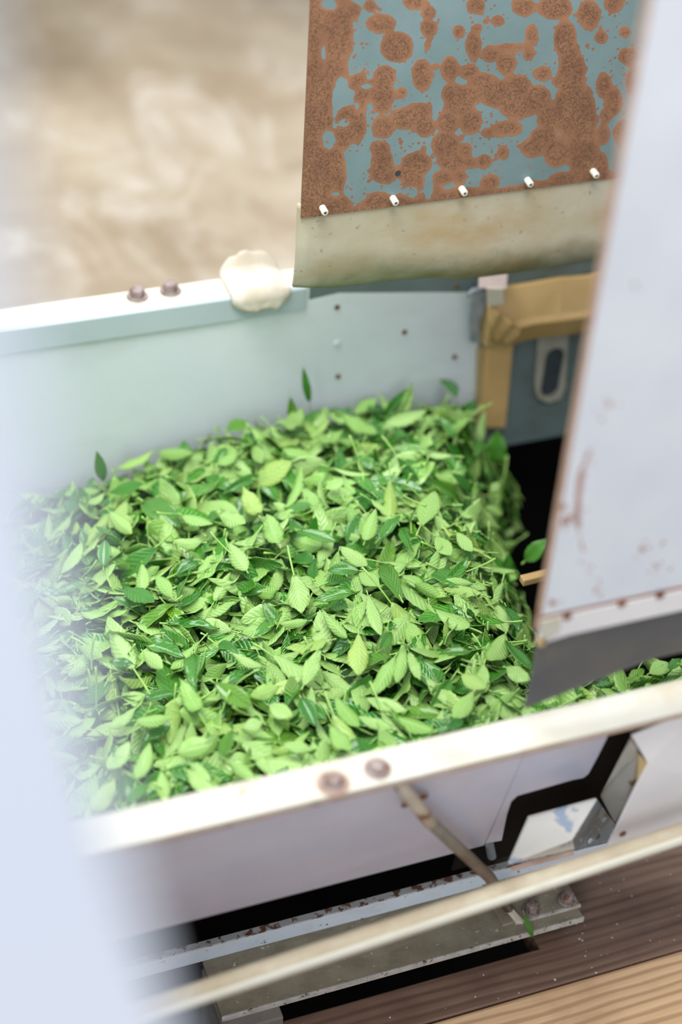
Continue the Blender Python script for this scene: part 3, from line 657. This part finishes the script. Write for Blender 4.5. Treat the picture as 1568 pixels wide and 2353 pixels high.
NU, NV = 12, 6
def leaf_proto(seed):
    """unit leaf along +X, upper side +Z, with veins in its UVs; closed thin shell"""
    r = np.random.default_rng(seed)
    W = r.uniform(0.17, 0.235); fold = r.uniform(0.05, 0.55); curl = r.uniform(-0.25, 0.75); tw = r.uniform(-0.5, 0.5)
    pk = r.uniform(0.8, 1.1); wav = r.uniform(0.0, 0.035); phs = r.uniform(0, 6)
    u = np.linspace(0, 1, NU + 1)[:, None]; v = np.linspace(-1, 1, NV + 1)[None, :]
    w = W * np.clip(np.sin(np.pi * np.clip(u, 0, 1) ** pk), 0, 1) ** 0.85
    w = w * (1 + 0.035 * ((np.arange(NU + 1) % 2) * 2 - 1)[:, None]); w[0] = 0.012; w[-1] = 0.004
    ang = curl * (u - 0.5)
    x = np.where(np.abs(curl) < 1e-3, u - 0.5, np.sin(ang) / curl); z0 = -(1 - np.cos(ang)) / curl
    vy = v * w * np.cos(fold); vz = np.abs(v) * w * np.sin(fold) + wav * np.sin(u * 15 + phs) * v * v
    a = tw * (u - 0.3); X = x + 0 * v; Y = vy * np.cos(a) - vz * np.sin(a); Z = z0 + vy * np.sin(a) + vz * np.cos(a)
    top = np.stack([X + 0 * Y, Y, Z], -1).reshape(-1, 3); th = 0.007
    bot = top - np.array([0, 0, th]); n = len(top); idx = np.arange(n).reshape(NU + 1, NV + 1)
    q = np.stack([idx[:-1, :-1], idx[1:, :-1], idx[1:, 1:], idx[:-1, 1:]], -1).reshape(-1, 4)
    ring = np.concatenate([idx[:, 0], idx[-1, 1:], idx[-2::-1, -1], idx[0, -2:0:-1]]); r2 = np.roll(ring, -1)
    side = np.stack([ring, r2, r2 + n, ring + n], -1)[:, ::-1]
    Q = np.concatenate([q, (q + n)[:, ::-1], side]); mi = np.concatenate([np.zeros(len(q)), np.ones(len(q) + len(side))]).astype(int)
    V = np.concatenate([top, bot]); uv = np.stack([u + 0 * v, 0.5 + 0.5 * v + 0 * u], -1).reshape(-1, 2); UV = np.concatenate([uv, uv])
    return V, Q, mi, UV
def stalk_proto(length, r):
    """tapered bent tube from the leaf base backwards"""
    seg = 6; P = []; Q = []
    for i in range(5):
        s = i / 4; x = -0.47 - length * s; zz = -0.10 * length * math.sin(s * 2.0)
        for k in range(seg):
            a = 2 * math.pi * k / seg; P.append((x, (r * (0.8 + 0.5 * s)) * math.cos(a), zz + (r * (0.8 + 0.5 * s)) * math.sin(a)))
    for i in range(4):
        for k in range(seg): Q.append((i * seg + k, i * seg + (k + 1) % seg, (i + 1) * seg + (k + 1) % seg, (i + 1) * seg + k))
    Q.append((4 * seg, 4 * seg + 1, 4 * seg + 2, 4 * seg + 3)); Q.append((4 * seg, 4 * seg + 3, 4 * seg + 4, 4 * seg + 5))
    return np.array(P), np.array(Q)
NP = 18
PRO = [leaf_proto(100 + k) for k in range(NP)]
def np_mesh(name, V, Q, mi, UV, mats):
    me = bpy.data.meshes.new(name); nf = len(Q)
    me.vertices.add(len(V)); me.vertices.foreach_set('co', np.ascontiguousarray(V, np.float32).ravel())
    me.loops.add(nf * 4); me.loops.foreach_set('vertex_index', np.ascontiguousarray(Q, np.int32).ravel())
    me.polygons.add(nf); me.polygons.foreach_set('loop_start', np.arange(0, nf * 4, 4, dtype=np.int32))
    me.polygons.foreach_set('material_index', np.ascontiguousarray(mi, np.int32)); me.polygons.foreach_set('use_smooth', np.ones(nf, bool))
    ul = me.uv_layers.new(name='UVMap'); ul.data.foreach_set('uv', np.ascontiguousarray(UV[Q.ravel()], np.float32).ravel())
    for m in mats: me.materials.append(m)
    me.update(calc_edges=True); me.validate(); return me
LM = [MAT['leaf_upper'], MAT['leaf_under']]
PMESH = [np_mesh('tea_leaf', *p_, LM) for p_ in PRO]
SPR = [stalk_proto(0.16, 0.016), stalk_proto(0.38, 0.018), stalk_proto(0.75, 0.02)]
SMESH = []
for P_, Q_ in SPR: SMESH.append(np_mesh('stalk', P_, Q_, np.zeros(len(Q_)), np.zeros((len(P_), 2)), [MAT['stalk']]))

def frame(axis, nrm):
    x = axis / np.linalg.norm(axis); z = nrm - x * (nrm @ x); z /= np.linalg.norm(z); y = np.cross(z, x)
    return np.stack([x, y, z], 1)

# conspicuous leaves, base and tip where the photo shows them: (zoom x0,y0, x1,y1, width, side) ; side L = pale underside up, U = glossy top up
Zc = {}
HAND = []
def addz(ox, oy, s, rows):
    for r_ in rows:
        x0, y0, x1, y1, w_, sd = r_[:6]; st = r_[6] if len(r_) > 6 else 0
        HAND.append((ox + x0 / s, oy + y0 / s, ox + x1 / s, oy + y1 / s, w_ / s, sd, st))
addz(400, 1100, 2.24, [(155,342,0,338,100,'L'),(540,350,475,192,80,'L'),(985,330,1042,165,90,'L'),(1275,250,1345,70,90,'L',1),(375,480,282,338,95,'L'),(960,485,790,478,95,'U'),(1005,465,860,365,75,'L'),
 (1060,560,955,490,82,'L'),(1165,615,1060,425,90,'U'),(622,505,662,700,125,'L',2),(935,590,715,640,70,'U'),(900,840,770,690,80,'L'),(995,610,1060,820,85,'L'),(700,740,555,762,65,'L'),(1525,780,1348,690,100,'L',1),
 (950,808,950,1022,108,'L'),(665,1072,750,885,100,'L'),(210,1060,410,1192,112,'U'),(1185,855,1150,1075,75,'L'),(1140,930,1022,1135,75,'L'),(985,1140,1195,1208,75,'L'),(1120,1235,1350,1312,100,'L'),(830,1140,952,1298,75,'L'),
 (485,1175,605,1232,85,'L'),(530,1080,385,1132,75,'L'),(135,1225,45,1058,70,'L',2),(105,885,110,1085,60,'U'),(225,850,330,905,80,'U'),(655,1140,725,1285,90,'U'),(950,1240,1128,1300,60,'L'),(1540,1110,1440,1252,110,'L'),
 (310,920,468,992,60,'L'),(1370,905,1530,905,60,'U'),(40,200,200,245,90,'L'),(240,190,372,240,110,'L'),(645,272,840,332,75,'U'),(1055,322,1168,192,60,'U'),(1165,245,1230,372,70,'U'),(565,1378,708,1402,60,'L'),
 (810,1300,920,1442,80,'L'),(20,1412,190,1350,90,'L'),(90,1478,195,1568,90,'L'),(270,1450,422,1556,62,'L'),(1400,1290,1490,1250,80,'U'),(700,1180,790,1260,70,'U'),(350,1290,450,1260,70,'L'),(1210,900,1270,1050,60,'L'),(1120,790,1060,880,70,'U'),(440,200,360,60,80,'L'),(780,60,880,20,70,'L')])
addz(0, 900, 2.352, [(600,660,722,782,95,'L'),(665,1075,838,1152,100,'U'),(937,1122,853,998,80,'L'),(722,1502,592,1292,112,'L',2),(770,1080,770,932,70,'L'),(560,952,570,808,85,'U'),(640,428,838,328,95,'L'),(850,335,1042,338,80,'L'),
 (1010,2060,1150,2172,125,'L'),(960,1960,1152,1908,90,'L'),(740,2122,812,1920,100,'L'),(590,2062,702,1908,90,'L'),(740,1792,932,1780,80,'L'),(600,1832,742,1718,90,'L'),(340,1002,452,830,110,'L'),(780,1410,886,1502,80,'L'),(720,1480,590,1470,70,'U'),
 (505,2280,625,2110,90,'L'),(680,2230,800,2120,70,'U'),(430,1380,560,1440,80,'L'),(480,620,570,560,80,'L'),(600,560,780,510,90,'U'),(890,2220,870,2060,70,'L')])
addz(450, 550, 1.568, [(680,672,832,622,75,'L'),(992,660,882,608,60,'L'),(880,515,932,582,90,'U'),(110,690,192,662,60,'U'),(80,822,152,772,65,'L'),(300,690,388,625,45,'L'),(530,640,660,710,50,'L'),(440,740,530,700,40,'L'),(870,640,930,720,55,'U')])
addz(1000, 800, 2.76, [(240,980,385,1155,80,'L'),(440,1325,562,1502,110,'U'),(100,800,232,922,60,'U'),(440,1640,522,1802,90,'U'),(430,1480,632,1672,75,'U'),(140,1180,240,1300,90,'L'),(0,1200,100,1320,100,'L')])
addz(1000, 1250, 2.76, [(440,600,350,772,80,'L'),(430,620,592,802,100,'U'),(450,800,602,882,120,'L'),(170,840,330,930,120,'L'),(1230,880,1330,800,70,'U'),(1360,830,1480,760,90,'L'),(1490,800,1568,730,80,'U'),(880,985,980,950,50,'U')])
POSE = []     # (R, loc, scale, wscale, proto, stalk, hand)
TOCAM = R3 @ np.array([0, 0, -1.0])
for (x0, y0, x1, y1, wpx, sd, st) in HAND:
    a = hit(x0, y0, 0.010); b = hit(x1, y1, 0.010)
    a[1] = max(a[1], 0.885); b[1] = max(b[1], 0.885)
    if np.linalg.norm(b - a) > 0.085 or np.linalg.norm(b - a) < 0.008: continue
    m = (a + b) / 2; L = np.linalg.norm(b - a); nz = normal(m[0], m[1]); view = (EYE - m) / np.linalg.norm(EYE - m)
    nn = nz * 0.55 + view * 0.6 + rng.normal(0, 0.12, 3); nn /= np.linalg.norm(nn)
    Rm = frame(b - a, nn if sd == 'U' else -nn)
    k = int(rng.integers(NP)); wworld = wpx * 1.65 / F
    wr = wworld / (2 * 0.22 * L)
    POSE.append((Rm, m + nn * 0.004, L, float(np.clip(wr, 0.7, 1.5)), k, st, True))
# the mass of the heap
N = 4600
xs = rng.uniform(-0.12, 0.95, N * 3); ys = rng.uniform(0.835, 1.485, N * 3)
hh = height(xs, ys); keep = (hh > 0.05) & ((hh > 0.19) | (ys > 0.93)); xs, ys, hh = xs[keep][:N], ys[keep][:N], hh[keep][:N]
nn = normal(xs, ys)
for i in range(len(xs)):
    L = float(np.clip(rng.normal(0.042, 0.010), 0.018, 0.066)); lay = rng.random()
    sig = 0.36 if rng.random() < 0.65 else 0.8
    n = nn[i] + rng.normal(0, sig, 3) * np.array([1, 1, 0.5]); n /= np.linalg.norm(n)
    ax = rng.normal(0, 1, 3); ax -= n * (ax @ n)
    Rm = frame(ax, n if rng.random() < 0.4 else -n)
    loc = np.array([xs[i], ys[i], hh[i]]) + nn[i] * (-0.002 - 0.03 * lay ** 1.2)
    # keep clear of the walls
    tip = loc[None, :] + np.outer([-0.5, 0.5], Rm[:, 0]) * L
    half = 0.24 * L * abs(Rm[1, 1]) + 0.5 * L * abs(Rm[1, 0]) + 0.006
    loc[1] = min(max(loc[1], 0.874 + half), 1.49 - half * 0.9)
    st = 0 if rng.random() < 0.7 else (1 if rng.random() < 0.8 else 2)
    POSE.append((Rm, loc, L, float(rng.uniform(0.75, 1.15)), int(rng.integers(NP)), st, False))

# which leaves the picture shows largest: sample points of each leaf, nearest point wins its cell
us = np.linspace(-0.42, 0.42, 12); vs = np.linspace(-0.15, 0.15, 5)
smp = np.stack(np.meshgrid(us, vs), -1).reshape(-1, 2); smp = np.concatenate([smp, np.zeros((len(smp), 1))], 1)
ALL = np.stack([(smp * np.array([1, p_[3], 1])) @ (p_[0] * p_[2]).T + p_[1] for p_ in POSE])
ppx, ppy, pd = project(ALL)
cell = 6
ci = (ppx // cell).astype(int); cj = (ppy // cell).astype(int)
rail_y = 1895 + (ppx - 220) * (1563 - 1895) / (1568 - 220)
hood_x = 1500 - ppy * 0.179
ok = (ppx > 95 + 0.10 * (ppy - 1000)) & (ppx < 1567) & (ppy > 800) & (ppy < rail_y) & ((ppx < hood_x) | (ppy > 1625 - (ppx - 1222) * 0.33))
lid = np.repeat(np.arange(len(POSE))[:, None], ALL.shape[1], 1)
key = (cj * 400 + ci)[ok]; dd = pd[ok]; ll = lid[ok]
order = np.lexsort((dd, key)); key, ll = key[order], ll[order]
first = np.concatenate([[True], key[1:] != key[:-1]])
count = np.bincount(ll[first], minlength=len(POSE))
hand_n = sum(1 for p_ in POSE if p_[6])
rank = np.argsort(-count, kind='stable'); chosen = set(int(k) for k in rank[:288] if count[k] > 0)

def mat4(Rm, loc, L, ws):
    m = Matrix.Identity(4)
    for i in range(3):
        m[i][0] = Rm[i, 0] * L; m[i][1] = Rm[i, 1] * L * ws; m[i][2] = Rm[i, 2] * L; m[i][3] = loc[i]
    return m
LEAF0 = {}
def put_leaf(pose, label, group=None, cat='leaf'):
    Rm, loc, L, ws, k, st, _ = pose
    if k not in LEAF0:
        o = bpy.data.objects.new('tea_leaf', PMESH[k]); LEAF0[k] = o
    else:
        o = LEAF0[k].copy()
    COL.objects.link(o); o.matrix_world = mat4(Rm, loc, L, ws)
    if 'group' in o: del o['group']
    tag(o, label, cat, group)
    s = bpy.data.objects.new('stalk', SMESH[st]); COL.objects.link(s); s.parent = o
    return o
for i in sorted(chosen):
    up = POSE[i][0][2, 2] > 0
    put_leaf(POSE[i], 'fresh tea leaf on top of the trough heap, ' + ('glossy darker upper side showing' if up else 'pale matte underside showing'),
             'tea leaves with the glossy side up on top of the heap' if up else 'tea leaves with the pale underside up on top of the heap')
# everything else in the heap: one mass
Vs, Qs, Ms, Us = [], [], [], []; off = 0
def push(V, Q, mi, UV):
    global off
    Vs.append(V); Qs.append(Q + off); Ms.append(mi); Us.append(UV); off += len(V)
for i, (Rm, loc, L, ws, k, st, _) in enumerate(POSE):
    if i in chosen: continue
    A3 = Rm * np.array([L, L * ws, L])[None, :]
    V, Q, mi, UV = PRO[k]; push(V @ A3.T + loc, Q, mi, UV)
    P_, Q_ = SPR[st]; push(P_ @ A3.T + loc, Q_, np.full(len(Q_), 2), np.zeros((len(P_), 2)))
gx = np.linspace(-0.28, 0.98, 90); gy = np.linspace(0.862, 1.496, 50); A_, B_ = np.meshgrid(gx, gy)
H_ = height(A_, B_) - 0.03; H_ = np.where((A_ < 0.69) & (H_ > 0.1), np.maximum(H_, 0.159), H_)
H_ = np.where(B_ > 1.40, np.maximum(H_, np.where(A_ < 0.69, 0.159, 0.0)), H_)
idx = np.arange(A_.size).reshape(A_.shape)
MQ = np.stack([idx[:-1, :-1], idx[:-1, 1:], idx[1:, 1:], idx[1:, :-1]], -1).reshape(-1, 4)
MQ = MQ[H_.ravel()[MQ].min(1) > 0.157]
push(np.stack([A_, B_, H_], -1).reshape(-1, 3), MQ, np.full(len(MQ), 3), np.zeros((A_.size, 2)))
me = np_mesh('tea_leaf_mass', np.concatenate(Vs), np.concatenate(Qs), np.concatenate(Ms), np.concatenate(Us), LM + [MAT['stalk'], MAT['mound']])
tag(link('tea_leaf_mass', me), 'dense mass of smaller and buried tea leaves filling the trough', 'leaves', kind='stuff')

# single leaves that stand out
def solo(x0, y0, x1, y1, depth_pt, wpx, sd, label, st=0, k=3, depth1=None):
    a = np.array(atY(x0, y0, depth_pt)); b = np.array(atY(x1, y1, depth1 or depth_pt)); L = np.linalg.norm(b - a); m = (a + b) / 2
    view = (EYE - m) / np.linalg.norm(EYE - m); dep = project(m)[2]
    Rm = frame(b - a, view if sd == 'U' else -view)
    put_leaf((Rm, m, L, float(np.clip(wpx * dep / F / (0.44 * L), 0.35, 1.6)), k, st, True), label)
solo(712, 930, 698, 848, 1.47, 24, 'U', 'slim dark tea leaf standing tallest at the back of the heap against the wall', 1, 2)
solo(674, 972, 668, 912, 1.465, 28, 'U', 'short tea leaf standing upright next to the tallest one at the back', 0, 5)
solo(238, 1108, 222, 1038, 1.44, 30, 'U', 'green tea leaf standing against the pale back wall next to the close blurred panel', 0, 7)
solo(918, 955, 948, 878, 1.44, 16, 'L', 'narrow pale shoot sticking up from the back corner of the heap', 1, 4)
solo(880, 958, 938, 892, 1.45, 26, 'U', 'dark green tea leaf leaning behind the narrow pale shoot', 0, 9)
solo(1138, 1068, 1144, 992, 1.40, 48, 'U', 'deep green oval tea leaf hanging over the dark drop below the tape upright', 0, 1)
solo(1128, 1132, 1146, 1108, 1.32, 18, 'L', 'small pale tea leaf falling in front of the dark opening, upper of two', 0, 6)
solo(1118, 1168, 1156, 1184, 1.30, 26, 'L', 'pale tea leaf falling in front of the dark opening, lower of two', 0, 8)
solo(1052, 962, 1096, 918, 1.46, 26, 'U', 'small tea leaf poking up beside the edge of the liner sheet', 0, 10)
solo(1205, 2100, 1226, 2158, 0.878, 18, 'U', 'green tea leaf stuck upright on the front edge of the angle iron beside the bolt', 0, 11, 0.868)
solo(1206, 1290, 1258, 1240, 1.22, 60, 'U', 'dim green tea leaf low inside the dark drop beside the hood panel edge', 0, 12)

# thin wooden stick low in the drop
a, b = atY(1205, 1335, 1.10), atY(1275, 1318, 1.14)
tag(obj('wooden_slat', prism(bmesh.new(), [a, b, b + Vector((0, 0, -0.008)), a + Vector((0, 0, -0.008))], (0.0, 0.01, 0)), MAT['tape'], None, 0.001), 'short tan wooden slat low in the drop beside the hood panel edge', 'slat')

# ------------------------------------------------------------------ light
wd = bpy.data.worlds.new('world'); S.world = wd; wd.use_nodes = True
bg = wd.node_tree.nodes['Background']; bg.inputs[0].default_value = (0.86, 0.93, 1.0, 1); bg.inputs[1].default_value = 0.40
def area(name, loc, target, size, power, col, size_y=None):
    d = bpy.data.lights.new(name, 'AREA'); d.energy = power; d.color = col; d.shape = 'RECTANGLE'; d.size = size; d.size_y = size_y or size
    o = bpy.data.objects.new(name, d); COL.objects.link(o); o.location = loc
    o.rotation_euler = (Vector(target) - Vector(loc)).to_track_quat('-Z', 'Y').to_euler(); return o
area('window_light', (-1.4, -2.2, 2.2), (0.45, 1.0, 0.3), 2.2, 46, (0.90, 0.95, 1.0), 1.4)
area('ceiling_lamp', (0.05, 0.88, 2.4), (0.42, 1.15, 0.25), 1.9, 35, (1.0, 0.99, 0.97), 0.8)
area('far_window', (1.15, 4.2, 3.15), (0.45, 1.1, 0.3), 2.4, 64, (0.95, 0.98, 1.0), 1.1)

vs_ = S.view_settings; vs_.view_transform = 'Standard'; vs_.look = 'None'; vs_.gamma = 1.0; vs_.use_curve_mapping = False; vs_.exposure = 0.9
S.cycles.use_denoising = True
